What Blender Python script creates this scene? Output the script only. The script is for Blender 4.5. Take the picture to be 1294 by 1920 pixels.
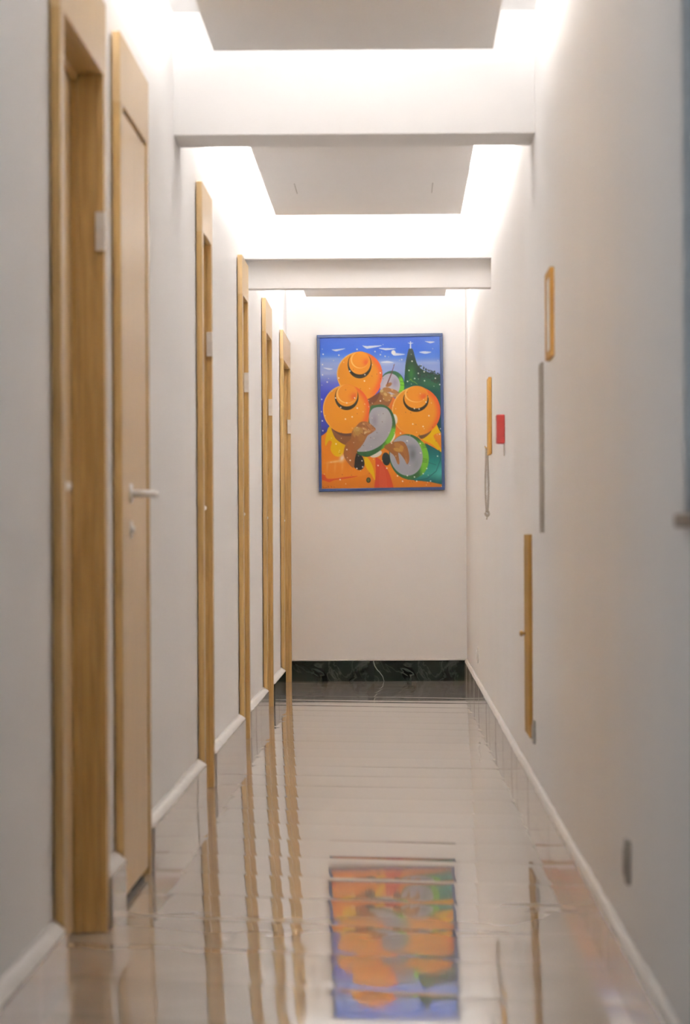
import bpy, bmesh, math, random
import numpy as np
from mathutils import Vector, Matrix

random.seed(7)
rng = np.random.default_rng(11)
scene = bpy.context.scene
for o in list(bpy.data.objects):
    bpy.data.objects.remove(o)
COL = scene.collection

# ------------------------------------------------------------------ camera
EYE = 0.92                     # camera height above the floor
FOC = 7200.0                   # focal length in pixels of the 1294 x 1920 frame (135 mm)
cam = bpy.data.cameras.new('camera')
cam.sensor_fit = 'VERTICAL'
cam.sensor_height = 36.0
cam.sensor_width = 24.26
cam.lens = FOC / 1920.0 * 36.0
cam.clip_start = 0.05
cam.clip_end = 200
cam_o = bpy.data.objects.new('camera', cam)
COL.objects.link(cam_o)
_fwd = Vector((98 / FOC, -50 / FOC, -1)).normalized()      # corridor axis seen from the camera
_roll = math.radians(0.3)
_up = Vector((-math.sin(_roll), math.cos(_roll), 0))
_up = (_up - _fwd * _up.dot(_fwd)).normalized()
_rt = _fwd.cross(_up)
M = Matrix((_rt, _fwd, _up)).to_4x4()
M.translation = Vector((0, 0, EYE))
cam_o.matrix_world = M
cam.dof.use_dof = True
cam.dof.focus_distance = 24.6
cam.dof.aperture_fstop = 7.5
scene.camera = cam_o

# ------------------------------------------------------------------ world, exposure
world = bpy.data.worlds.new('world')
scene.world = world
world.use_nodes = True
bg = world.node_tree.nodes['Background']
bg.inputs[0].default_value = (0.90, 0.95, 1.0, 1)
bg.inputs[1].default_value = 1.5
scene.view_settings.view_transform = 'Standard'
scene.view_settings.look = 'None'
scene.view_settings.gamma = 1.0
scene.view_settings.use_curve_mapping = False
scene.view_settings.exposure = 0.70
scene.cycles.max_bounces = 9
scene.cycles.diffuse_bounces = 7
scene.cycles.glossy_bounces = 3
scene.cycles.adaptive_threshold = 0.04
scene.cycles.caustics_reflective = False
scene.cycles.caustics_refractive = False
scene.cycles.sample_clamp_indirect = 8.0
LED = 105.0                     # strength of the strips lying on the ceiling panels
LED_COL = (1.0, 0.985, 0.98)

# ------------------------------------------------------------------ plan of the corridor (metres)
XL, XR = -0.71, 0.447          # wall faces
XC = -0.685                    # face of the door casings
XBL, XBR = -0.678, 0.431       # faces of the skirting tiles
YB, YE = -1.5, 24.83           # wall behind the camera, end wall
ZC = 2.61                      # ceiling
DOORS = [(7.85, 9.00), (9.56, 10.56), (13.58, 14.24), (17.10, 17.73), (20.17, 21.09), (23.25, 24.735)]
CW = 0.09                      # casing width
ZO, ZT = 2.015, 2.19           # opening height, top of header casing


def cross_fall(y):
    return -0.020 if y < 14 else min(-0.001, -0.020 + (y - 14) * 0.0019)


def floor_z(x, y):
    return -cross_fall(y) * (x - XC)


# ------------------------------------------------------------------ materials
def new_mat(name):
    m = bpy.data.materials.new(name)
    m.use_nodes = True
    nt = m.node_tree
    return m, nt, nt.nodes['Principled BSDF']


def node(nt, kind, **kw):
    n = nt.nodes.new(kind)
    for k, v in kw.items():
        if k.startswith('_'):
            setattr(n, k[1:], v)
        else:
            n.inputs[k.replace('_', ' ')].default_value = v
    return n


def noise_colour(nt, bsdf, c1, c2, scale, stretch=(1, 1, 1), detail=4, lo=0.35, hi=0.65, coord='Object'):
    tc = node(nt, 'ShaderNodeTexCoord')
    mp = node(nt, 'ShaderNodeMapping')
    mp.inputs['Scale'].default_value = stretch
    nz = node(nt, 'ShaderNodeTexNoise', Scale=scale, Detail=detail)
    rp = node(nt, 'ShaderNodeValToRGB')
    rp.color_ramp.elements[0].position = lo
    rp.color_ramp.elements[1].position = hi
    rp.color_ramp.elements[0].color = (*c1, 1)
    rp.color_ramp.elements[1].color = (*c2, 1)
    nt.links.new(tc.outputs[coord], mp.inputs[0])
    nt.links.new(mp.outputs[0], nz.inputs['Vector'])
    nt.links.new(nz.outputs['Fac'], rp.inputs[0])
    nt.links.new(rp.outputs[0], bsdf.inputs['Base Color'])
    return mp, nz, rp


def bump(nt, bsdf, src, strength, dist):
    b = node(nt, 'ShaderNodeBump', Strength=strength, Distance=dist)
    nt.links.new(src, b.inputs['Height'])
    nt.links.new(b.outputs[0], bsdf.inputs['Normal'])


def plain(name, c, rough=0.5, metal=0.0, spec=0.5, var=0.06, scale=30):
    m, nt, b = new_mat(name)
    c2 = tuple(min(1, v * (1 + var)) for v in c)
    c1 = tuple(v * (1 - var) for v in c)
    noise_colour(nt, b, c1, c2, scale)
    b.inputs['Roughness'].default_value = rough
    b.inputs['Metallic'].default_value = metal
    b.inputs['Specular IOR Level'].default_value = spec
    return m


def plaster(name, c):
    m, nt, b = new_mat(name)
    c1 = tuple(v * 0.985 for v in c)
    noise_colour(nt, b, c1, c, 1.3)
    tc = node(nt, 'ShaderNodeTexCoord')
    nz = node(nt, 'ShaderNodeTexNoise', Scale=55, Detail=5)
    nt.links.new(tc.outputs['Object'], nz.inputs['Vector'])
    bump(nt, b, nz.outputs['Fac'], 0.12, 0.004)
    b.inputs['Roughness'].default_value = 0.62
    b.inputs['Specular IOR Level'].default_value = 0.25
    return m


def wood(name, dark, light, rough=0.38, coat=0.25, vertical=True):
    m, nt, b = new_mat(name)
    st = (9, 9, 0.55) if vertical else (9, 0.55, 9)
    mp, nz, rp = noise_colour(nt, b, dark, light, 9, st, 6, 0.30, 0.68)
    nz.inputs['Distortion'].default_value = 0.6
    bump(nt, b, nz.outputs['Fac'], 0.1, 0.003)
    b.inputs['Roughness'].default_value = rough
    b.inputs['Coat Weight'].default_value = coat
    b.inputs['Coat Roughness'].default_value = 0.25
    b.inputs['Specular IOR Level'].default_value = 0.5 if coat else 0.15
    return m


def tile_mat(name, c1, c2, rough, veins=None):
    m, nt, b = new_mat(name)
    mp, nz, rp = noise_colour(nt, b, c1, c2, 2.6, (1, 1, 1), 7, 0.3, 0.7)
    nz.inputs['Distortion'].default_value = 0.8
    if veins:
        tc = node(nt, 'ShaderNodeTexCoord')
        n2 = node(nt, 'ShaderNodeTexNoise', Scale=5.5, Detail=6, Distortion=1.6)
        r2 = node(nt, 'ShaderNodeValToRGB')
        e = r2.color_ramp.elements
        e[0].position, e[0].color = 0.47, (0, 0, 0, 1)
        e[1].position, e[1].color = 0.53, (0, 0, 0, 1)
        mid = r2.color_ramp.elements.new(0.5)
        mid.color = (1, 1, 1, 1)
        mx = node(nt, 'ShaderNodeMix', _data_type='RGBA')
        mx.inputs[7].default_value = (*veins, 1)
        nt.links.new(tc.outputs['Object'], n2.inputs['Vector'])
        nt.links.new(n2.outputs['Fac'], r2.inputs[0])
        ml = node(nt, 'ShaderNodeMath', _operation='MULTIPLY')
        ml.inputs[1].default_value = 0.12
        nt.links.new(r2.outputs[0], ml.inputs[0])
        nt.links.new(ml.outputs[0], mx.inputs[0])
        nt.links.new(rp.outputs[0], mx.inputs[6])
        nt.links.new(mx.outputs[2], b.inputs['Base Color'])
    b.inputs['Roughness'].default_value = rough
    b.inputs['IOR'].default_value = 1.5
    return m


def emit_mat(name, c, s):
    m, nt, b = new_mat(name)
    b.inputs['Base Color'].default_value = (0.8, 0.8, 0.8, 1)
    b.inputs['Emission Color'].default_value = (*c, 1)
    b.inputs['Emission Strength'].default_value = s
    return m


def glass_mat(name):
    m, nt, b = new_mat(name)
    nt.nodes.remove(b)
    tr = node(nt, 'ShaderNodeBsdfTransparent')
    tr.inputs[0].default_value = (0.93, 0.97, 1, 1)
    gl = node(nt, 'ShaderNodeBsdfGlossy', Roughness=0.02)
    fr = node(nt, 'ShaderNodeFresnel', IOR=1.45)
    mx = node(nt, 'ShaderNodeMixShader')
    nt.links.new(fr.outputs[0], mx.inputs[0])
    nt.links.new(tr.outputs[0], mx.inputs[1])
    nt.links.new(gl.outputs[0], mx.inputs[2])
    nt.links.new(mx.outputs[0], nt.nodes['Material Output'].inputs[0])
    return m


def vcol_mat(name):
    m, nt, b = new_mat(name)
    a = node(nt, 'ShaderNodeVertexColor')
    a.layer_name = 'paint'
    nt.links.new(a.outputs[0], b.inputs['Base Color'])
    tc = node(nt, 'ShaderNodeTexCoord')
    nz = node(nt, 'ShaderNodeTexNoise', Scale=420, Detail=2)
    nt.links.new(tc.outputs['Object'], nz.inputs['Vector'])
    bump(nt, b, nz.outputs['Fac'], 0.06, 0.001)
    b.inputs['Roughness'].default_value = 0.6
    b.inputs['Specular IOR Level'].default_value = 0.2
    return m


MAT = {
    'wall': plaster('wall_plaster', (0.90, 0.883, 0.871)),
    'ceiling': plaster('ceiling_plaster', (0.91, 0.90, 0.89)),
    'panel': plaster('panel_plaster', (0.935, 0.92, 0.91)),
    'oak': wood('oak', (0.38, 0.236, 0.075), (0.54, 0.35, 0.13)),
    'oak_slab': wood('oak_slab', (0.50, 0.335, 0.15), (0.60, 0.42, 0.21), 0.42),
    'oak_warm': wood('oak_warm', (0.47, 0.25, 0.06), (0.56, 0.32, 0.09), 0.6, 0.0),
    'oak_dull': wood('oak_dull', (0.29, 0.16, 0.035), (0.37, 0.215, 0.055), 0.8, 0.0),
    'board_face': plain('board_face', (0.46, 0.41, 0.35), 0.6),
    'tile': tile_mat('floor_porcelain', (0.48, 0.43, 0.375), (0.55, 0.495, 0.44), 0.03),
    'skirt': tile_mat('skirting_porcelain', (0.36, 0.34, 0.32), (0.43, 0.405, 0.385), 0.12),
    'grout': plain('grout', (0.22, 0.19, 0.16), 0.8),
    'caulk': plain('white_caulk', (0.80, 0.765, 0.73), 0.55, var=0.03),
    'marble': tile_mat('green_marble', (0.006, 0.010, 0.008), (0.02, 0.028, 0.023), 0.12, veins=(0.30, 0.34, 0.31)),
    'marble_pale': plain('marble_vein', (0.33, 0.36, 0.34), 0.2),
    'chrome': plain('satin_metal', (0.86, 0.85, 0.83), 0.3, 0.25),
    'white_plastic': plain('white_plastic', (0.80, 0.78, 0.76), 0.35),
    'paper': plain('paper', (0.78, 0.75, 0.70), 0.6),
    'grey_alu': plain('grey_frame', (0.30, 0.265, 0.225), 0.45),
    'taupe': plain('taupe_edge', (0.36, 0.315, 0.26), 0.6),
    'grey_plastic': plain('grey_plastic', (0.37, 0.345, 0.31), 0.5),
    'red': plain('red_plastic', (0.36, 0.028, 0.025), 0.4),
    'dark': plain('dark_gap', (0.03, 0.025, 0.02), 0.7),
    'cord': plain('ivory_cord', (0.52, 0.46, 0.38), 0.5),
    'navy': plain('blue_frame_paint', (0.017, 0.045, 0.145), 0.4),
    'sill': plain('sill_stone', (0.13, 0.10, 0.08), 0.4),
    'win_frame': plain('window_paint', (0.80, 0.82, 0.83), 0.4),
    'glass': glass_mat('window_glass'),
    'brass': plain('brass', (0.62, 0.42, 0.16), 0.35, 0.7),
}
MAT['paint'] = vcol_mat('oil_paint')

# ------------------------------------------------------------------ object helpers
ORIGIN = {}


def link(name, me, parent, org):
    o = bpy.data.objects.new(name, me)
    COL.objects.link(o)
    ORIGIN[o.name] = org
    if parent:
        o.parent = parent
        o.location = org - ORIGIN[parent.name]
    else:
        o.location = org
    return o


def obj(name, bm, mat, parent=None, smooth=False):
    co = [v.co for v in bm.verts]
    lo = Vector([min(c[i] for c in co) for i in range(3)])
    hi = Vector([max(c[i] for c in co) for i in range(3)])
    org = Vector(((lo.x + hi.x) / 2, (lo.y + hi.y) / 2, lo.z))
    bmesh.ops.translate(bm, verts=bm.verts, vec=-org)
    bmesh.ops.recalc_face_normals(bm, faces=bm.faces)
    me = bpy.data.meshes.new(name)
    bm.to_mesh(me)
    bm.free()
    me.materials.append(MAT[mat])
    if smooth:
        for p in me.polygons:
            p.use_smooth = True
    return link(name, me, parent, org)


def tag(o, label, cat, group=None, kind=None):
    o['label'] = label
    if cat:
        o['category'] = cat
    if group:
        o['group'] = group
    if kind:
        o['kind'] = kind
    return o


def thing(name, loc, label, cat, group=None, kind=None):
    o = link(name, None, None, Vector(loc))
    o.empty_display_size = 0.1
    return tag(o, label, cat, group, kind)


def box(bm, x0, x1, y0, y1, z0, z1, bev=0.0):
    r = bmesh.ops.create_cube(bm, size=1)
    vs = r['verts']
    for v in vs:
        v.co = Vector((x0 + (v.co.x + .5) * (x1 - x0), y0 + (v.co.y + .5) * (y1 - y0), z0 + (v.co.z + .5) * (z1 - z0)))
    if bev:
        es = list({e for v in vs for e in v.link_edges})
        bmesh.ops.bevel(bm, geom=es, offset=bev, segments=2, affect='EDGES', profile=0.6)
    return bm


def bx(*a, bev=0.0):
    return box(bmesh.new(), *a, bev=bev)


def tube(bm, pts, rad, n=10, cap=True):
    pts = [Vector(p) for p in pts]
    rads = rad if isinstance(rad, (list, tuple)) else [rad] * len(pts)
    t0 = (pts[1] - pts[0]).normalized()
    ref = Vector((0, 0, 1)) if abs(t0.z) < 0.9 else Vector((1, 0, 0))
    nrm = t0.cross(ref).normalized()
    rings = []
    for i, p in enumerate(pts):
        a = pts[max(i - 1, 0)]
        b = pts[min(i + 1, len(pts) - 1)]
        t = (b - a).normalized()
        nrm = (nrm - t * nrm.dot(t)).normalized()
        bi = t.cross(nrm)
        rings.append([bm.verts.new(p + (nrm * math.cos(2 * math.pi * k / n) + bi * math.sin(2 * math.pi * k / n)) * rads[i]) for k in range(n)])
    for a, b in zip(rings, rings[1:]):
        for k in range(n):
            bm.faces.new((a[k], a[(k + 1) % n], b[(k + 1) % n], b[k]))
    if cap:
        bm.faces.new(rings[0][::-1])
        bm.faces.new(rings[-1])
    return bm


# ------------------------------------------------------------------ walls, ceiling
wl = bmesh.new()
prev = YB
for i, (a, b) in enumerate(DOORS):
    y0, y1 = a + CW - 0.012, b + 0.012
    box(wl, XL - .2, XL, prev, y0, -.05, ZC)
    box(wl, XL - .2, XL, y0, y1, ZO + 0.012, ZC)
    prev = y1
box(wl, XL - .2, XL, prev, YE, -.05, ZC)
tag(obj('wall_left', wl, 'wall'), 'long off-white plaster wall pierced by the wooden doors', 'wall', kind='structure')

WY0, WY1, WZ0, WZ1 = 4.7, 5.985, 0.955, 2.15
wr = bmesh.new()
box(wr, XR, XR + .2, YB, WY0, -.05, ZC)
box(wr, XR, XR + .2, WY1, YE, -.05, ZC)
box(wr, XR, XR + .2, WY0, WY1, -.05, WZ0)
box(wr, XR, XR + .2, WY0, WY1, WZ1, ZC)
tag(obj('wall_right', wr, 'wall'), 'long off-white plaster wall with small boards and the red box', 'wall', kind='structure')
tag(obj('wall_end', bx(XL - .2, XR + .2, YE, YE + .15, -.05, ZC), 'wall'),
    'off-white end wall of the corridor behind the framed painting', 'wall', kind='structure')
tag(obj('wall_back', bx(XL - .2, XR + .2, YB - .15, YB, -.05, ZC), 'wall'),
    'plain off-white wall closing the near end of the corridor', 'wall', kind='structure')
tag(obj('ceiling', bx(XL - .2, XR + .2, YB - .15, YE + .15, ZC, ZC + .1), 'ceiling'),
    'white ceiling above the hanging light panels', 'ceiling', kind='structure')

tag(obj('ceiling_beam', bx(XL, XR, 12.29, 12.69, 2.217, ZC), 'wall'),
    'wide white beam crossing the corridor in front of the second light panel', 'beam', kind='structure')
b2 = thing('ceiling_beam', (XL + .58, 17.95, 2.1), 'thin stepped white beam crossing the corridor before the painting', 'beam', kind='structure')
obj('upper_step', bx(XL, XR, 17.95, 18.30, 2.232, ZC), 'wall', b2)
obj('lower_step', bx(XL, XR, 18.05, 18.19, 2.10, 2.232), 'wall', b2)

# ------------------------------------------------------------------ hanging ceiling panels with hidden strips
PX0, PX1, PZ = -0.548, 0.298, 2.398


def light_panel(y0, y1, label, seams, side, end):
    t = thing('ceiling_light_panel', ((PX0 + PX1) / 2, (y0 + y1) / 2, PZ), label, 'ceiling panel', 'hanging ceiling light panels')
    obj('panel', bx(PX0, PX1, y0, y1, PZ, PZ + .03, bev=.002), 'panel', t)
    ms, mend = 'led_%g' % side, 'led_%g' % end
    for mk, st in ((ms, side), (mend, end)):
        if mk not in MAT:
            MAT[mk] = emit_mat('led_strip', LED_COL, LED * st)
    e = .04
    z = PZ + .0305
    for q, (xa, xb, ya, yb) in enumerate(((PX0 + e, PX0 + e + .015, y0 + e, y1 - e), (PX1 - e - .015, PX1 - e, y0 + e, y1 - e),
                           (PX0 + e + .03, PX1 - e - .03, y1 - e - .015, y1 - e))):
        obj('led_strip', bx(xa, xb, ya, yb, z, z + .012), mend if q == 2 else ms, t)
    for xs in seams:
        obj('seam', bx(xs - .0012, xs + .0012, y1 - 1.55, y1 - 1.1, PZ - .0015, PZ + .001), 'grey_alu', t)
    for hx in (PX0 + .12, PX1 - .12):
        for hy in (y0 + .5, y1 - .5):
            obj('hanger', tube(bmesh.new(), [(hx, hy, PZ + .025), (hx, hy, ZC + .002)], .004, 6), 'chrome', t)
    return t


light_panel(7.0, 11.6, 'ceiling light panel nearest the camera, before the wide beam', (), 1.08, .2)
light_panel(13.15, 17.5, 'middle ceiling light panel between the two beams', (-.42, .155), 2.2, .6)
light_panel(18.8, 23.4, 'far ceiling light panel just above the painting, mostly hidden by the stepped beam', (-.40, .15), 2.1, 1.7)

# ------------------------------------------------------------------ floor of skewed porcelain slabs
floor = tag(obj('floor', bx(XL - .2, XR + .2, YB - .15, YE + .15, -.06, -.021), 'grout'),
            'polished beige porcelain floor reflecting the doors and painting', 'floor', kind='structure')
grout = bmesh.new()
gy = [YB, 0, 4, 8, 12, 15, 17, 19, 21, 23, YE + .05]
rows_ = []
for y in gy:
    rows_.append([grout.verts.new((x, y, floor_z(x, y) - .0012)) for x in (-.905, XC, 0, .46)])
for a, b in zip(rows_, rows_[1:]):
    for k in range(3):
        grout.faces.new((a[k], a[k + 1], b[k + 1], b[k]))
obj('grout_bed', grout, 'grout', floor, True)
PER, SK, GAP = .63, math.tan(math.radians(33)), .004
xs = [-.90, XC, -.45, -.2, .05, .28, .455]
k = int((YB - 8.13) / PER) - 1
while True:
    ya = 8.13 + k * PER
    k += 1
    if ya - SK * 1.4 > YE:
        break
    ed = .008
    vs_ = [GAP / 2, GAP / 2 + ed, .16, .315, .47, PER - GAP / 2 - ed, PER - GAP / 2]
    tx, ty = rng.normal(0, .0004), rng.normal(0, .00022)
    cr = rng.uniform(.0001, .0005)
    tw = rng.normal(0, .0007)
    bm = bmesh.new()
    g = []
    for v in vs_:
        row = []
        for x in xs:
            y = ya + v - SK * (x - XC)
            c = v / PER - .5
            z = floor_z(x, y) + tx * (x + .12) + ty * (v - PER / 2) - cr * 4 * c * c * .5 + tw * (x + .12) * (v - PER / 2)
            if v in (vs_[0], vs_[-1]):
                z -= .00008
            row.append(bm.verts.new((x, min(max(y, YB - .1), YE + .06), z)))
        g.append(row)
    for a, b in zip(g, g[1:]):
        for q in range(len(xs) - 1):
            bm.faces.new((a[q], a[q + 1], b[q + 1], b[q]))
    bmesh.ops.remove_doubles(bm, verts=bm.verts, dist=1e-5)
    if len(bm.faces) < 4:
        bm.free()
        continue
    obj('floor_tile', bm, 'tile', floor, True)


# ------------------------------------------------------------------ skirting
def skirt_run(parent, side, y0, y1, mat, L=.6):
    """grey skirting tiles one by one, then the white caulk fillet above them"""
    xw, xf = (XL, XBL) if side < 0 else (XR, XBR)
    n = max(1, round((y1 - y0) / L))
    st = (y1 - y0) / n
    for i in range(n):
        a, b = y0 + i * st + .001, y0 + (i + 1) * st - .001
        j = rng.normal(0, .0006)
        zb = min(floor_z(xf, a), floor_z(xf, b)) - .004
        obj('skirting_tile', bx(min(xw, xf + j), max(xw, xf + j), a, b, zb, .122, bev=.0012), mat, parent)
    bm = bmesh.new()
    m = max(2, int((y1 - y0) / .12))
    rings = []
    for i in range(m + 1):
        y = y0 + (y1 - y0) * i / m
        w1, w2 = rng.normal(0, .0012), rng.normal(0, .0016)
        xo = xf + (.002 if side > 0 else -.002) - side * 0
        prof = [(xo + w1 * .5, .121), (xo + w1, .1245), ((xw + xo) / 2 + w1, .136 + w2), (xw, .144 + w2), (xw, .121)]
        rings.append([bm.verts.new((px, y, pz)) for px, pz in prof])
    for a, b in zip(rings, rings[1:]):
        for q in range(5):
            bm.faces.new((a[q], a[(q + 1) % 5], b[(q + 1) % 5], b[q]))
    bm.faces.new(rings[0])
    bm.faces.new(rings[-1][::-1])
    obj('caulk_fillet', bm, 'caulk', parent, True)


bl = thing('baseboard_left', (XL, 10, 0), 'grey tile skirting with white caulk edge between the wooden doors', 'baseboard', kind='structure')
prev = YB
for i, (a, b) in enumerate(DOORS):
    skirt_run(bl, -1, prev, a - .002, 'marble' if i == 5 else 'skirt')
    prev = b + CW + .002
br = thing('baseboard_right', (XR, 10, 0), 'unbroken grey tile skirting with white caulk edge under the red box', 'baseboard', kind='structure')
skirt_run(br, 1, YB, YE - .022, 'skirt')
be = thing('baseboard_end', (-.1, YE, 0), 'dark green marble skirting below the framed painting', 'baseboard', kind='structure')
for xa, xb in ((XL, -.1535), (-.1535, XR)):
    obj('marble_slab', bx(xa, xb, YE - .021, YE, -.016, .132, bev=.0004), 'marble', be)
obj('caulk_fillet', bx(XL, XR, YE - .018, YE, .132, .142, bev=.004), 'caulk', be)
vn = bmesh.new()
tube(vn, [(-.158, YE - .0215, .131), (-.150, YE - .0215, .10), (-.135, YE - .0215, .075), (-.118, YE - .0215, .058), (-.098, YE - .0215, .03), (-.09, YE - .0215, .0)], [.004, .0035, .0035, .0025, .002, .001], 6)
obj('pale_vein', vn, 'marble_pale', be)


# ------------------------------------------------------------------ doors
def lever(parent, x, y, z, out=.058, grip=.115, r=.0095):
    h = bmesh.new()
    tube(h, [(x, y, z), (x + .007, y, z)], .025, 20)
    tube(h, [(x + .005, y, z), (x + out * .7, y, z), (x + out * .93, y + .006, z - .001), (x + out, y + .022, z - .002),
             (x + out + .002, y + grip * .6, z - .001), (x + out, y + grip, z + .001)], [r, r, r * 1.02, r, r * .95, r * .8], 12)
    ho = obj('lever_handle', h, 'chrome', parent, True)
    return ho


def keyhole(parent, x, y, z):
    e = bmesh.new()
    tube(e, [(x, y, z), (x + .006, y, z)], .023, 18)
    tube(e, [(x + .005, y, z), (x + .012, y, z)], .009, 12)
    return obj('keyhole_plate', e, 'chrome', parent, True)


def door(n, y0, y1, label, flush=False, sign=True):
    d = thing('door_%d' % n, (XC, (y0 + y1 + CW) / 2, 0), label, 'door', kind='structure')
    i0 = y0 + CW
    o1 = y1 + CW
    if n == 6:
        o1 = YE - .001
    xb = XL + .004
    obj('casing_upright', bx(xb, XC, y0, i0, .0, ZO, bev=.002), 'oak', d)
    obj('casing_upright', bx(xb, XC, y1 + .006, o1, .0, ZO, bev=.002), 'oak', d)
    obj('casing_header', bx(xb, XC, y0, o1, ZO, ZT, bev=.002), 'oak_slab', d)
    xin = XL - .2
    obj('jamb', bx(xin, xb, i0 - .018, i0, .0, ZO + .01), 'oak', d)
    obj('jamb', bx(xin, xb, y1, y1 + .018, .0, ZO + .01), 'oak', d)
    obj('head_jamb', bx(xin, xb, i0, y1, ZO, ZO + .018), 'oak', d)
    if flush:
        sx = XC - .004
        s = obj('door_slab', bx(sx - .038, sx, i0 + .003, y1 - .002, .022, ZO - .012, bev=.002), 'oak_slab', d)
        lever(s, sx, 9.89, 1.04, .062)
        keyhole(s, sx, 9.90, .947)
        obj('gap_shade_strip', bx(sx - .03, sx - .012, i0 + .003, y1 - .002, .006, .024), 'dark', d)  # dark strip standing in for the shade in the gap under the slab
    else:
        obj('door_stop', bx(XL - .050, XL - .036, y1 - .014, y1, .0, ZO), 'oak', d)
        obj('door_stop', bx(XL - .050, XL - .036, i0, i0 + .014, .0, ZO), 'oak', d)
        obj('door_stop', bx(XL - .050, XL - .036, i0 + .014, y1 - .014, ZO - .014, ZO), 'oak', d)
        s = obj('door_slab', bx(XL - .092, XL - .052, i0 + .003, y1 - .003, .008, ZO - .004, bev=.002), 'oak_slab', d)
        lever(s, XL - .052, i0 + .07, 1.035, .066)
        keyhole(s, XL - .052, i0 + .07, .94)
    if sign:
        sg = obj('number_plate', bx(XL + .006, XC + .004, y1 - .012, y1 + .004, 1.60, 1.69, bev=.002), 'white_plastic', d)
    return d


names = ['recessed oak door nearest the camera, cut off by the top edge',
         'flush oak door with a satin lever handle and keyhole plate',
         'recessed oak door just past the wide beam',
         'recessed oak door just before the stepped beam',
         'recessed oak door just past the stepped beam',
         'recessed oak door beside the dark marble skirting, farthest from the camera']
for i, (a, b) in enumerate(DOORS):
    door(i + 1, a, b, names[i], flush=(i == 1), sign=(i not in (1,)))

# ------------------------------------------------------------------ window on the right
w = thing('window_1', (XR + .1, (WY0 + WY1) / 2, WZ0), 'pale window recess with a dark stone sill at the frame edge', 'window', kind='structure')
fx0, fx1 = XR + .12, XR + .17
for ya, yb, za, zb in ((WY0, WY0 + .05, WZ0, WZ1), (WY1 - .05, WY1, WZ0, WZ1), (WY0 + .05, WY1 - .05, WZ0, WZ0 + .05),
                       (WY0 + .05, WY1 - .05, WZ1 - .05, WZ1), ((WY0 + WY1) / 2 - .025, (WY0 + WY1) / 2 + .025, WZ0 + .05, WZ1 - .05)):
    obj('frame_bar', bx(fx0, fx1, ya, yb, za, zb, bev=.003), 'win_frame', w)
mid = (WY0 + WY1) / 2
for ya, yb in ((WY0 + .045, mid - .02), (mid + .02, WY1 - .045)):
    obj('pane', bx(fx0 + .02, fx0 + .026, ya, yb, WZ0 + .045, WZ1 - .045), 'glass', w)
obj('reveal_lining', bx(XR + .002, fx0, WY1 - .006, WY1, WZ0 + .001, WZ1), 'win_frame', w)
obj('window_sill', bx(XR - .014, fx0, WY0 - .04, WY1 + .03, WZ0 - .02, WZ0 + .001, bev=.003), 'sill', w)


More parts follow.
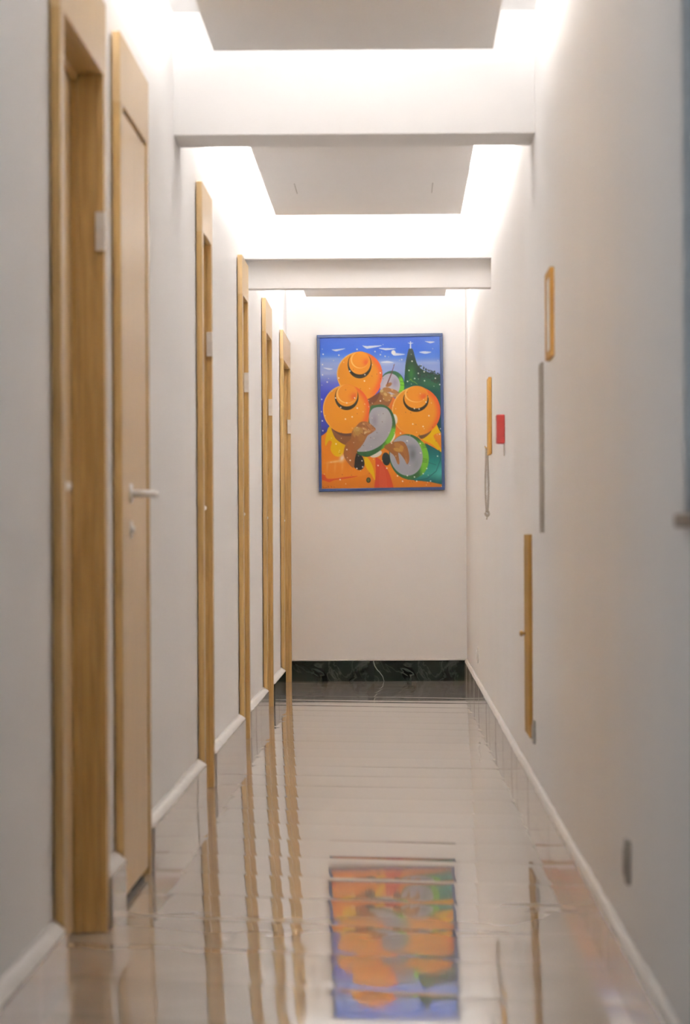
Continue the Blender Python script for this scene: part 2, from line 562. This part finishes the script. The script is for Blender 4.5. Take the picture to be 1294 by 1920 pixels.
# ------------------------------------------------------------------ painting
def build_paint():
    """the picture of three straw-hatted drummers, worked out as flat colour; drawn in its own 1294 x 1534 units"""
    Wn, Hn, SS = 252, 316, 3
    TL, TR, BR, BL = np.array((95, 108.)), np.array((1172, 92.)), np.array((1197, 1445.)), np.array((112, 1462.))
    u = (np.arange(Wn * SS) + .5) / (Wn * SS)
    v = (np.arange(Hn * SS) + .5) / (Hn * SS)
    U, V = np.meshgrid(u, v)
    X = TL[0] * (1 - U) * (1 - V) + TR[0] * U * (1 - V) + BR[0] * U * V + BL[0] * (1 - U) * V
    Y = TL[1] * (1 - U) * (1 - V) + TR[1] * U * (1 - V) + BR[1] * U * V + BL[1] * (1 - U) * V
    img = np.zeros(X.shape + (3,), np.float32)

    def C(c):
        return np.array(c, np.float32)

    def lay(m, c):
        m = m[..., None]
        img[:] = img * (1 - m) + (c if isinstance(c, np.ndarray) and c.ndim == 3 else C(c)) * m

    def sst(a, b, x):
        t = np.clip((x - a) / (b - a), 0, 1)
        return t * t * (3 - 2 * t)

    def ell(cx, cy, rx, ry, rot=0, soft=2.0):
        c, s = math.cos(math.radians(rot)), math.sin(math.radians(rot))
        dx, dy = X - cx, Y - cy
        a, b = (dx * c + dy * s) / rx, (-dx * s + dy * c) / ry
        d = (np.sqrt(a * a + b * b) - 1) * min(rx, ry)
        return 1 - sst(-soft, soft, d)

    def smooth(pts, n=6):
        p = np.array(pts, float)
        out = []
        N = len(p)
        for i in range(N):
            p0, p1, p2, p3 = p[i - 1], p[i], p[(i + 1) % N], p[(i + 2) % N]
            for t in np.linspace(0, 1, n, endpoint=False):
                out.append(.5 * ((2 * p1) + (-p0 + p2) * t + (2 * p0 - 5 * p1 + 4 * p2 - p3) * t * t + (-p0 + 3 * p1 - 3 * p2 + p3) * t ** 3))
        return np.array(out)

    def poly(pts, curve=True):
        p = smooth(pts) if curve else np.array(pts, float)
        m = np.zeros(X.shape, np.float32)
        lo, hi = p.min(0) - 30, p.max(0) + 30
        sel = np.where((X > lo[0]) & (X < hi[0]) & (Y > lo[1]) & (Y < hi[1]))
        if len(sel[0]) == 0:
            return m
        x, y = X[sel], Y[sel]
        ins = np.zeros(x.shape, bool)
        for (x1, y1), (x2, y2) in zip(p, np.roll(p, -1, 0)):
            if y1 == y2:
                continue
            ins ^= ((y1 > y) != (y2 > y)) & (x < (x2 - x1) * (y - y1) / (y2 - y1) + x1)
        m[sel] = ins
        return m

    def stroke(pts, w, soft=1.5):
        d = np.full(X.shape, 1e9)
        ws = w if isinstance(w, (list, tuple)) else [w] * len(pts)
        for i in range(len(pts) - 1):
            (x1, y1), (x2, y2) = pts[i], pts[i + 1]
            L = (x2 - x1) ** 2 + (y2 - y1) ** 2 + 1e-6
            t = np.clip(((X - x1) * (x2 - x1) + (Y - y1) * (y2 - y1)) / L, 0, 1)
            dd = np.hypot(X - x1 - t * (x2 - x1), Y - y1 - t * (y2 - y1)) - (ws[i] * (1 - t) + ws[i + 1] * t) / 2
            d = np.minimum(d, dd)
        return 1 - sst(-soft, soft, d)

    def grad_y(stops):
        ys = [s[0] for s in stops]
        return np.stack([np.interp(Y, ys, [s[1][k] for s in stops]) for k in range(3)], -1).astype(np.float32)

    def glow(cx, cy, rx, ry, rot=0):
        c, s = math.cos(math.radians(rot)), math.sin(math.radians(rot))
        dx, dy = X - cx, Y - cy
        return np.exp(-((dx * c + dy * s) / rx) ** 2 - ((-dx * s + dy * c) / ry) ** 2).astype(np.float32)

    # sky
    img[:] = grad_y([(90, (80, 108, 205)), (150, (74, 112, 214)), (230, (66, 112, 218)), (285, (88, 132, 224)), (335, (150, 172, 230)),
                     (410, (158, 176, 230)), (455, (140, 156, 224)), (520, (100, 112, 210)), (620, (72, 82, 200)), (760, (66, 72, 180)),
                     (900, (60, 66, 158)), (960, (48, 54, 130))])
    lay(.45 * sst(900, 1180, X) * (1 - sst(150, 420, Y)), (120, 158, 238))
    for cx, cy, rx in ((690, 330, 90), (650, 345, 130), (200, 300, 120), (160, 430, 90), (1080, 330, 110)):
        lay(.35 * glow(cx, cy, rx, 16), (200, 212, 240))
    for pts in ([(205, 216), (240, 214), (330, 206), (262, 228), (236, 230)], [(480, 180), (520, 184), (655, 180), (540, 206), (510, 204)],
                [(625, 205), (680, 203), (780, 208), (700, 221), (672, 219)], [(1035, 142), (1065, 143), (1125, 147), (1088, 160), (1072, 157)],
                [(985, 240), (1025, 231), (1095, 238), (1050, 253), (1020, 251)], [(755, 246), (790, 248), (862, 259), (780, 270), (750, 264)],
                [(130, 378), (165, 380), (215, 388), (180, 396)], [(640, 330), (700, 318), (760, 332), (700, 336)]):
        lay(.9 * poly(pts), (238, 242, 250))
    lay(ell(756, 242, 19, 20), (245, 243, 240))
    # mountain with its small white statue
    mt = poly([(886, 232), (896, 208), (918, 206), (934, 228), (950, 290), (968, 345), (1000, 385), (1060, 415), (1120, 440), (1185, 470), (1230, 700),
               (1230, 990), (1100, 960), (845, 640), (852, 520), (858, 420), (866, 330)])
    lay(mt, grad_y([(200, (62, 74, 74)), (300, (50, 66, 56)), (400, (42, 78, 50)), (480, (34, 82, 66)), (600, (26, 80, 74)), (900, (22, 70, 74))]))
    lay(mt * .9 * glow(915, 430, 26, 75), (62, 128, 60))
    lay(mt * .8 * glow(1080, 520, 120, 40, 15), (56, 112, 74))
    lay(mt * .6 * glow(985, 440, 18, 80, -12), (34, 50, 42))
    r2 = np.random.default_rng(5)
    for _ in range(150):
        x = r2.uniform(975, 1182)
        top = 350 + (x - 975) * .42
        y = r2.uniform(top, top + 95)
        lay(.85 * ell(x, y, r2.uniform(4, 11), r2.uniform(3, 7), r2.uniform(0, 90)), (r2.uniform(36, 56), r2.uniform(54, 70), r2.uniform(44, 56)))
    lay(stroke([(908, 150), (908, 203)], [9, 12]), (240, 242, 250))
    lay(stroke([(886, 157), (908, 162), (930, 157)], [4, 9, 4]), (240, 242, 250))
    lay(ell(908, 148, 5, 6), (240, 242, 250))
    lay(stroke([(895, 495), (912, 480), (925, 500), (945, 505), (968, 525)], 4), (150, 190, 60))
    # far drum
    lay(ell(745, 520, 108, 114), (44, 96, 64))
    lay(ell(748, 545, 105, 130) * sst(795, 815, X) * sst(440, 480, Y), (112, 190, 44))
    for yy in (500, 530, 585):
        lay(stroke([(818, yy), (850, yy + 6)], 5) * .7, (50, 90, 40))
    lay(ell(726, 535, 90, 106), (192, 190, 206))
    lay(.6 * glow(770, 510, 30, 40), (150, 140, 165))
    lay(.7 * glow(690, 560, 24, 60), (222, 220, 230))
    # shirts: everything low in the picture
    lay(poly([(80, 1005), (140, 968), (205, 905), (330, 960), (520, 700), (640, 650), (760, 640), (1000, 960), (1130, 900), (1200, 985), (1260, 1200),
              (1260, 1500), (80, 1500)], False), grad_y([(640, (205, 110, 45)), (900, (218, 118, 40)), (1000, (228, 132, 36)), (1300, (226, 132, 34)), (1460, (206, 118, 36))]))
    # far hand with the stick
    lay(poly([(520, 665), (600, 620), (650, 585), (690, 600), (745, 640), (725, 700), (690, 730), (540, 735)]), (138, 88, 50))
    lay(poly([(520, 662), (590, 622), (640, 595), (600, 680), (540, 700)]), (112, 66, 42))
    lay(stroke([(766, 345), (735, 440), (698, 532)], [4, 8, 11]), (112, 58, 56))
    for x, y, a, b, r, c in ((715, 530, 30, 16, -30, (160, 104, 52)), (700, 575, 40, 22, 10, (164, 112, 58)), (760, 590, 44, 18, 20, (170, 116, 66)), (800, 615, 34, 15, -10, (176, 130, 78)),
                             (668, 600, 34, 26, 20, (170, 128, 74)), (700, 640, 40, 40, 0, (168, 122, 66)), (775, 630, 36, 14, 12, (182, 136, 82)), (650, 585, 16, 12, 0, (206, 184, 128)),
                             (685, 615, 18, 12, 40, (208, 172, 110)), (740, 628, 12, 9, 0, (228, 196, 150)), (745, 575, 10, 8, 0, (222, 172, 116))):
        lay(.92 * ell(x, y, a, b, r, 4), c)

    def hat(cx, cy, rx, ry, bx_, by, brx, bry, kx, ky, krx, kry, brim=None, red=1.0):
        m = ell(cx, cy, rx, ry)
        if brim is not None:
            m = np.maximum(m, poly(brim))
        lay(m, (226, 146, 42))
        e = ((X - cx) / rx) ** 2 + ((Y - cy) / ry) ** 2
        rgt = sst(.1, .85, (X - cx) / rx - .15 * (Y - cy) / ry)
        lay(m * rgt * sst(.45, 1.0, e) * .85 * red, (222, 82, 46))
        lay(m * sst(.86, .99, e) * sst(.15, .8, -(X - cx) / rx - .35 * (Y - cy) / ry) * .85, (250, 206, 140))
        lay(m * .5 * glow(cx - .1 * rx, cy + .35 * ry, rx * .6, ry * .4), (228, 150, 36))
        ring = np.clip(ell(bx_, by, brx, bry) - ell(bx_, by - .13 * bry, brx * .91, bry * .85), 0, 1) * sst(by - bry * .72, by - bry * .5, Y)
        lay(ell(bx_, by - .1 * bry, brx * .93, bry * .9) * m * .8, (232, 150, 46))
        lay(ring, (48, 44, 28))
        lay(ell(kx - .04 * krx, ky + .05 * kry, krx * 1.13, kry * 1.14), (250, 196, 110))
        lay(ell(kx + .05 * krx, ky, krx * 1.06, kry * 1.10), (230, 140, 48))
        lay(ell(kx, ky, krx, kry), (232, 148, 44))
        lay(ell(kx, ky, krx, kry) * .8 * glow(kx + krx * .75, ky + .4 * kry, krx * .45, kry * .5), (220, 92, 50))
        return m

    hat(455, 437, 203, 201, 455, 350, 107, 123, 460, 305, 72, 66, brim=[(300, 560), (500, 652), (530, 656), (600, 610), (640, 530), (560, 470)])
    # neck and sleeve of the drummer on the left
    lay(poly([(190, 900), (150, 1005), (150, 1075), (178, 1030), (205, 1040), (195, 1110), (235, 1165), (292, 1160), (332, 1070), (300, 1000)]), (226, 182, 16))
    lay(poly([(205, 905), (300, 960), (400, 975), (395, 1050), (335, 1068), (262, 1030), (225, 985)]), (124, 78, 44))
    lay(poly([(205, 905), (300, 950), (400, 965), (395, 985), (300, 985), (225, 945)]), (92, 58, 42))
    hat(335, 748, 208, 217, 339, 640, 106, 116, 345, 607, 82, 74)
    # right drummer's neck and collar
    lay(poly([(1130, 870), (1095, 935), (1015, 1010), (1100, 1060), (1190, 1125), (1196, 1000), (1165, 930)]), (228, 184, 16))
    lay(poly([(1115, 985), (1170, 960), (1196, 990), (1196, 1120), (1160, 1060)]), (226, 136, 40))
    lay(poly([(985, 975), (1060, 950), (1110, 895), (1085, 960), (1015, 1012)]), (100, 66, 40))
    hat(960, 766, 217, 219, 957, 664, 114, 107, 962, 610, 90, 64)
    # left sleeve
    lay(poly([(155, 1260), (175, 1220), (280, 1200), (310, 1155), (345, 1235), (430, 1290), (520, 1250), (560, 1300), (440, 1350), (180, 1375)]), (226, 134, 40))
    lay(.9 * glow(298, 1185, 22, 34, 20), (238, 226, 220))
    lay(.7 * glow(235, 1215, 60, 10, -8), (248, 214, 160))
    for x in (165, 235, 300):
        lay(.35 * glow(x, 1260, 10, 45, 5), (246, 186, 110))
    lay(poly([(100, 1330), (140, 1335), (165, 1368), (250, 1365), (330, 1352), (440, 1345), (330, 1368), (230, 1380), (185, 1398), (140, 1385), (100, 1372)]), (204, 78, 42))
    lay(poly([(490, 1180), (530, 1185), (575, 1270), (592, 1380), (560, 1330), (515, 1270)]), (226, 182, 16))
    lay(poly([(596, 1190), (612, 1180), (650, 1210), (705, 1290), (740, 1380), (748, 1480), (596, 1480), (600, 1330)]), (196, 72, 44))
    lay(.5 * poly([(650, 1240), (690, 1330), (700, 1480), (640, 1480), (630, 1330)]), (206, 92, 58))
    lay(ell(440, 1215, 55, 78, -20), (38, 34, 30))
    # left arm and hand
    lay(poly([(330, 1062), (375, 1010), (385, 950), (420, 905), (470, 860), (530, 870), (590, 930), (540, 965), (490, 1050), (440, 1110), (415, 1180), (400, 1270),
              (345, 1220), (312, 1150)]), (148, 92, 46))
    lay(.8 * glow(365, 1150, 25, 80, 8), (156, 94, 48))
    for x, y, a, b, r, c in ((470, 885, 36, 20, -30, (140, 90, 52)), (520, 880, 40, 18, 20, (156, 104, 64)), (560, 920, 34, 13, 15, (172, 118, 82)), (440, 960, 48, 50, 10, (172, 128, 66)),
                             (425, 930, 26, 26, 0, (190, 152, 88)), (500, 935, 30, 12, 30, (196, 150, 96)), (488, 884, 14, 10, 0, (206, 158, 110)), (530, 945, 26, 11, -15, (202, 158, 106)),
                             (470, 990, 40, 34, 0, (160, 112, 54))):
        lay(.9 * ell(x, y, a, b, r, 5), c)
    # tambourine
    lay(ell(768, 836, 25, 46, -8), (246, 238, 226))
    lay(ell(740, 1000, 27, 50, 28), (246, 238, 226))
    lay(ell(600, 1146, 56, 30, -18), (246, 238, 226))
    rim = poly([(545, 745), (600, 712), (670, 710), (735, 755), (772, 850), (772, 950), (730, 1040), (655, 1105), (575, 1155), (510, 1172), (430, 1128), (520, 1000)])
    lay(rim, (52, 96, 56))
    lay(rim * sst(880, 930, Y) * sst(700, 740, X + (Y - 950) * .45) * (1 - sst(1100, 1160, Y)), (110, 178, 48))
    for x, y, a in ((752, 905, 10), (690, 1065, 50), (500, 1150, 85)):
        c, s = math.cos(math.radians(a)), math.sin(math.radians(a))
        for q in (-10, 0, 10):
            lay(.8 * stroke([(x - 24 * c - q * s, y - 24 * s + q * c), (x + 24 * c - q * s, y + 24 * s + q * c)], 4), (50, 74, 30))
    head = poly([(543, 790), (575, 742), (640, 728), (700, 745), (738, 810), (745, 890), (715, 980), (655, 1060), (560, 1115), (470, 1128), (434, 1116), (490, 1050), (525, 985),
                 (595, 932), (552, 890), (540, 840)])
    lay(head, (182, 180, 188))
    lay(head * .45 * glow(590, 850, 26, 50), (128, 120, 132))
    lay(head * .5 * glow(670, 820, 40, 80, 20), (206, 204, 204))
    lay(head * .4 * glow(600, 1010, 60, 30, -30), (160, 158, 164))
    # fingers of the left hand over the skin of the tambourine
    lay(poly([(430, 950), (445, 885), (480, 858), (535, 868), (575, 900), (598, 928), (560, 962), (525, 985), (490, 1050), (450, 1100), (420, 1110), (405, 1040)]), (150, 96, 50))
    for x, y, a, b, q, c in ((470, 882, 34, 18, -25, (138, 88, 50)), (515, 878, 34, 15, 15, (162, 110, 68)), (548, 905, 30, 12, 25, (170, 118, 76)), (572, 930, 24, 10, 10, (176, 122, 86)),
                             (450, 950, 36, 42, 10, (176, 134, 72)), (436, 925, 20, 20, 0, (194, 158, 94)), (500, 925, 26, 10, 30, (198, 152, 98)), (488, 880, 12, 9, 0, (210, 162, 114)),
                             (530, 948, 26, 11, -15, (202, 158, 106)), (470, 1000, 30, 36, 20, (158, 108, 52)), (505, 955, 12, 10, 0, (222, 190, 140))):
        lay(.88 * ell(x, y, a, b, q, 5), c)
    for p_ in ([(470, 870), (500, 905)], [(510, 885), (540, 925)], [(465, 960), (500, 985)]):
        lay(.6 * stroke(p_, 4), (96, 58, 30))
    # lower drum
    lay(poly([(1040, 1050), (1110, 1085), (1190, 1135), (1230, 1250), (1230, 1425), (1080, 1395), (880, 1375), (1000, 1300), (1060, 1180)], False),
        grad_y([(1050, (26, 84, 84)), (1200, (34, 124, 118)), (1320, (60, 158, 146)), (1400, (22, 84, 88))]))
    lay(.7 * glow(1175, 1310, 40, 60, 20), (92, 188, 176))
    lay(.8 * stroke([(1165, 1110), (1178, 1200), (1140, 1300), (1060, 1365), (950, 1388)], 5), (18, 62, 70))
    lay(.7 * stroke([(1050, 1215), (1140, 1245)], 4), (18, 62, 70))
    lay(ell(892, 1172, 172, 204, -14), (50, 100, 56))
    gr = ell(900, 1172, 172, 204, -14) * sst(960, 1010, X - (Y - 1172) * .12 + .0)
    lay(gr * sst(1010, 1060, Y) * (1 - sst(1330, 1380, Y)), (112, 180, 50))
    for x, y, a in ((1040, 1075, -10), (1035, 1205, 8), (955, 1325, 48), (990, 1000, -60)):
        c, s = math.cos(math.radians(a)), math.sin(math.radians(a))
        for q in (-14, 0, 14):
            lay(.8 * stroke([(x - 24 * c - q * s, y - 24 * s + q * c), (x + 24 * c - q * s, y + 24 * s + q * c)], 4), (46, 70, 30))
    hd = ell(872, 1160, 146, 182, -12)
    lay(hd, (172, 174, 186))
    lay(hd * .75 * glow(930, 1150, 34, 60), (98, 100, 104))
    lay(hd * .5 * glow(900, 1085, 60, 22), (120, 122, 130))
    lay(hd * .5 * glow(960, 1240, 26, 60, 20), (140, 146, 140))
    lay(ell(692, 1192, 36, 58, -8) * (1 - .0 * X), (36, 40, 38))
    lay(poly([(672, 1085), (720, 1050), (790, 1035), (850, 1040), (885, 1100), (900, 1190), (882, 1240), (858, 1200), (822, 1150), (800, 1140), (812, 1225), (795, 1235),
              (765, 1165), (720, 1125)]), (150, 96, 48))
    for x, y, a, b, r, c in ((800, 1075, 40, 24, 30, (176, 124, 60)), (830, 1100, 20, 30, 0, (196, 146, 72)), (860, 1140, 14, 44, -15, (160, 106, 54)), (790, 1110, 34, 16, 20, (200, 150, 76)), (872, 1205, 9, 24, -15, (180, 124, 70))):
        lay(.85 * ell(x, y, a, b, r, 4), c)
    lay(ell(534, 1380, 20, 24), (44, 48, 30))
    lay(ell(533, 1380, 10, 13), (110, 112, 60))
    lay(ell(533, 1380, 4, 5), (40, 40, 30))
    # signature strokes, illegible at this size
    for p in ([(126, 1436), (126, 1450), (146, 1450)], [(150, 1448), (164, 1446)], [(172, 1432), (178, 1448)], [(200, 1434), (204, 1448)], [(222, 1442), (232, 1444)]):
        lay(.7 * stroke(p, 4), (92, 54, 22))
    # confetti
    dots = [(130, 258), (270, 266), (432, 214), (592, 234), (640, 262), (682, 276), (830, 306), (922, 320), (895, 402), (978, 428), (1030, 414), (1130, 472), (1034, 494),
            (946, 474), (882, 500), (1170, 528), (368, 408), (502, 440), (268, 470), (498, 496), (240, 648), (286, 732), (340, 692), (434, 738), (388, 816), (328, 836), (640, 674), (1048, 684),
            (986, 746), (944, 742), (1074, 806), (930, 880), (1022, 902), (116, 660), (122, 852), (126, 940), (112, 770), (340, 1108), (370, 1204), (430, 1276), (482, 1262), (476, 1208),
            (620, 1250), (698, 1274), (794, 1342), (882, 1340), (946, 1352), (840, 1390), (966, 1388), (1090, 1388), (1194, 1438), (1056, 1276), (1024, 1322), (1152, 1166),
            (1170, 970), (1178, 922), (820, 962), (880, 1030), (996, 1054), (1002, 1138), (740, 1050), (280, 1376), (244, 1058), (410, 648), (124, 350), (124, 442), (166, 506), (640, 424)]
    for x, y in dots:
        lay(.95 * ell(x, y, 6.5, 6.5), (250, 244, 236))
    for _ in range(70):
        x, y = r2.uniform(105, 1180), r2.uniform(110, 1440)
        lay(.75 * ell(x, y, 4, 4), (246, 236, 220))
    for _ in range(45):
        x, y = r2.uniform(110, 1180), r2.uniform(350, 1430)
        lay(.6 * ell(x, y, 4, 4), (96, 70, 46))
    out = img.reshape(Hn, SS, Wn, SS, 3).mean((1, 3)) / 255.
    lin = np.where(out <= .04045, out / 12.92, ((out + .055) / 1.055) ** 2.4)
    return lin * .70


PCX, PCZ, PW, PH, PROT = -.102, EYE + .816, .813, 1.012, math.radians(.55)
pf = thing('framed_painting', (PCX, YE - .02, PCZ - PH / 2), 'blue-framed painting of three drummers in orange hats on the end wall', 'painting')
lin = build_paint()
Hn, Wn = lin.shape[:2]
FWD = .019
cw, ch = PW - 2 * FWD + .004, PH - 2 * FWD + .004
vx = (np.arange(Wn) / (Wn - 1) - .5) * cw
vz = (.5 - np.arange(Hn) / (Hn - 1)) * ch
gx, gz = np.meshgrid(vx, vz)
verts = np.stack([gx, np.zeros_like(gx), gz], -1).reshape(-1, 3)
idx = np.arange(Hn * Wn).reshape(Hn, Wn)
faces = np.stack([idx[:-1, :-1], idx[1:, :-1], idx[1:, 1:], idx[:-1, 1:]], -1).reshape(-1, 4)
me = bpy.data.meshes.new('canvas')
me.from_pydata(verts.tolist(), [], faces.tolist())
att = me.color_attributes.new('paint', 'FLOAT_COLOR', 'POINT')
rgba = np.concatenate([lin.reshape(-1, 3), np.ones((Hn * Wn, 1))], 1).astype(np.float32)
att.data.foreach_set('color', rgba.ravel())
me.materials.append(MAT['paint'])
canvas = bpy.data.objects.new('canvas', me)
COL.objects.link(canvas)
canvas.parent = pf
canvas.location = (0, -.006, PH / 2)
canvas['label'] = 'naive painting of hatted drummers before a steep green hill'
ORIGIN['canvas'] = Vector((PCX, YE - .026, PCZ))
canvas.rotation_euler = (0, -PROT, 0)
for xa, xb, za, zb in ((-PW / 2, PW / 2, PH / 2 - FWD, PH / 2), (-PW / 2, PW / 2, -PH / 2, -PH / 2 + FWD),
                       (-PW / 2, -PW / 2 + FWD, -PH / 2 + FWD, PH / 2 - FWD), (PW / 2 - FWD, PW / 2, -PH / 2 + FWD, PH / 2 - FWD)):
    f = bx(xa, xb, -.018, .018, za, zb, bev=.002)
    bmesh.ops.rotate(f, verts=f.verts, cent=(0, 0, 0), matrix=Matrix.Rotation(-PROT, 3, 'Y'))
    bmesh.ops.translate(f, verts=f.verts, vec=(PCX, YE - .02, PCZ))
    obj('frame_bar', f, 'navy', pf)
bk = bx(-cw / 2, cw / 2, 0, .008, -ch / 2, ch / 2)
bmesh.ops.rotate(bk, verts=bk.verts, cent=(0, 0, 0), matrix=Matrix.Rotation(-PROT, 3, 'Y'))
bmesh.ops.translate(bk, verts=bk.verts, vec=(PCX, YE - .018, PCZ))
obj('backing', bk, 'grey_alu', pf)


# ------------------------------------------------------------------ things on the right-hand wall
def wall_frame(name, y0, y1, z0, z1, thick, bar, mat, face, label, cat, group=None):
    t = thing(name, (XR, (y0 + y1) / 2, z0), label, cat, group)
    x0 = XR - thick
    for ya, yb, za, zb in ((y0, y1, z1 - bar, z1), (y0, y1, z0, z0 + bar), (y0, y0 + bar, z0 + bar, z1 - bar), (y1 - bar, y1, z0 + bar, z1 - bar)):
        obj('frame_bar', bx(x0, XR, ya, yb, za, zb, bev=.0015), mat, t)
    obj('sheet', bx(x0 + .004, XR - .002, y0 + bar, y1 - bar, z0 + bar, z1 - bar), face, t)
    return t


wall_frame('hanging_picture', 10.85, 11.2, 1.435, 1.686, .013, .02, 'oak_warm', 'paper',
           'small orange wood frame with pale sheet, highest on the right wall', 'frame')
wall_frame('notice_board', 11.66, 11.84, .936, 1.454, .008, .012, 'taupe', 'board_face',
           'tall thin taupe board on the wall below the orange wood frame', 'board')

cb = thing('wall_cabinet', (XR, 13.0, .255), 'low brown wooden wall cupboard with a small knob', 'cupboard')
for ya, yb, za, zb in ((12.75, 13.25, .885, .932), (12.75, 13.25, .255, .30), (12.75, 12.80, .30, .885), (13.20, 13.25, .30, .885)):
    obj('frame_bar', bx(XR - .010, XR, ya, yb, za, zb, bev=.001), 'oak_dull', cb)
cd = obj('cupboard_door', bx(XR - .012, XR - .002, 12.795, 13.205, .295, .89, bev=.001), 'oak_dull', cb)
kb = bmesh.new()
tube(kb, [(XR - .011, 13.12, .595), (XR - .018, 13.12, .595), (XR - .022, 13.12, .595), (XR - .028, 13.12, .595), (XR - .031, 13.12, .595)], [.005, .005, .010, .010, .006], 14)
obj('knob', kb, 'brass', cd, True)

hb = thing('wooden_board', (XR, 18.15, 1.314), 'narrow orange wooden board on the wall above the hanging cord', 'board')
obj('board', bx(XR - .017, XR - .001, 18.00, 18.30, 1.314, 1.676, bev=.004), 'oak_warm', hb)
hk = bmesh.new()
tube(hk, [(XR - .016, 18.32, 1.352), (XR - .024, 18.33, 1.352), (XR - .026, 18.335, 1.36)], .0025, 8)
tube(hk, [(XR - .004, 18.29, 1.352), (XR - .016, 18.32, 1.352)], .0025, 8)
obj('hook', hk, 'brass', hb)

# coiled cord: a helix wound along a long narrow loop
path = []
zt, zb_ = 1.35, 1.045
yc, xc = 18.335, XR - .0165
for i in range(60):
    t = i / 59
    path.append(Vector((xc - .004 - .007 * math.sin(math.pi * min(1, t * 1.05)) * t, yc - .004 - .012 * t, zt + (zb_ - zt) * t)))
for i in range(1, 16):
    a = math.pi * i / 16
    path.append(Vector((xc - .0005 - .0105 * math.cos(a), yc - .016 * math.cos(a), zb_ - .018 * math.sin(a))))
for i in range(60):
    t = 1 - i / 59
    path.append(Vector((xc + .003 + .007 * math.sin(math.pi * min(1, t * 1.05)) * t, yc + .004 + .012 * t, zt + (zb_ - zt) * t)))
hel = []
acc = 0
for i in range(len(path) - 1):
    for s in range(6):
        p = path[i].lerp(path[i + 1], s / 6)
        tdir = (path[i + 1] - path[i]).normalized()
        n1 = tdir.cross(Vector((0.3, 1, 0.1))).normalized()
        n2 = tdir.cross(n1)
        hel.append(p + (n1 * math.cos(acc) + n2 * math.sin(acc)) * .0044)
        acc += 2 * math.pi / 9
cbm = tube(bmesh.new(), hel, .0021, 5)
cord = thing('coiled_cord', (xc, yc, 1.0), 'ivory coiled cord hanging in a long loop below the wooden board', 'cord')
obj('coil', cbm, 'cord', cord, True)
obj('cord_end', tube(bmesh.new(), [(xc, yc, zb_ - .018), (xc - .002, yc - .002, zb_ - .028), (xc - .003, yc - .002, zb_ - .036)], [.003, .0025, .0035], 8), 'cord', cord, True)

ra = thing('alarm_call_box', (XR, 15.92, 1.31), 'red fire alarm call box on the right wall', 'alarm box')
obj('housing', bx(XR - .035, XR, 15.86, 15.98, 1.311, 1.431, bev=.005), 'red', ra)
obj('front_plate', bx(XR - .038, XR - .034, 15.885, 15.955, 1.335, 1.405, bev=.001), 'white_plastic', ra)
obj('cable', tube(bmesh.new(), [(XR - .003, 15.9, 1.312), (XR - .003, 15.9, 1.26)], .0022, 8), 'cord', ra)


def outlet(y0, y1, z0, z1, mat, label):
    t = thing('wall_outlet', (XR, (y0 + y1) / 2, z0), label, 'outlet', 'outlets on the right wall')
    obj('plate', bx(XR - .009, XR, y0, y1, z0, z1, bev=.003), mat, t)
    s = bmesh.new()
    tube(s, [(XR - .0085, (y0 + y1) / 2, (z0 + z1) / 2), (XR - .0125, (y0 + y1) / 2, (z0 + z1) / 2)], min(y1 - y0, z1 - z0) * .32, 16)
    obj('socket_face', s, mat, t)


outlet(7.40, 7.49, .25, .335, 'grey_plastic', 'dark grey wall outlet near the floor, largest and closest to the camera')
outlet(12.48, 12.56, .25, .325, 'grey_plastic', 'small grey wall outlet under the low wooden cupboard')
outlet(21.2, 21.29, .23, .317, 'white_plastic', 'tiny pale wall outlet near the dark marble skirting')
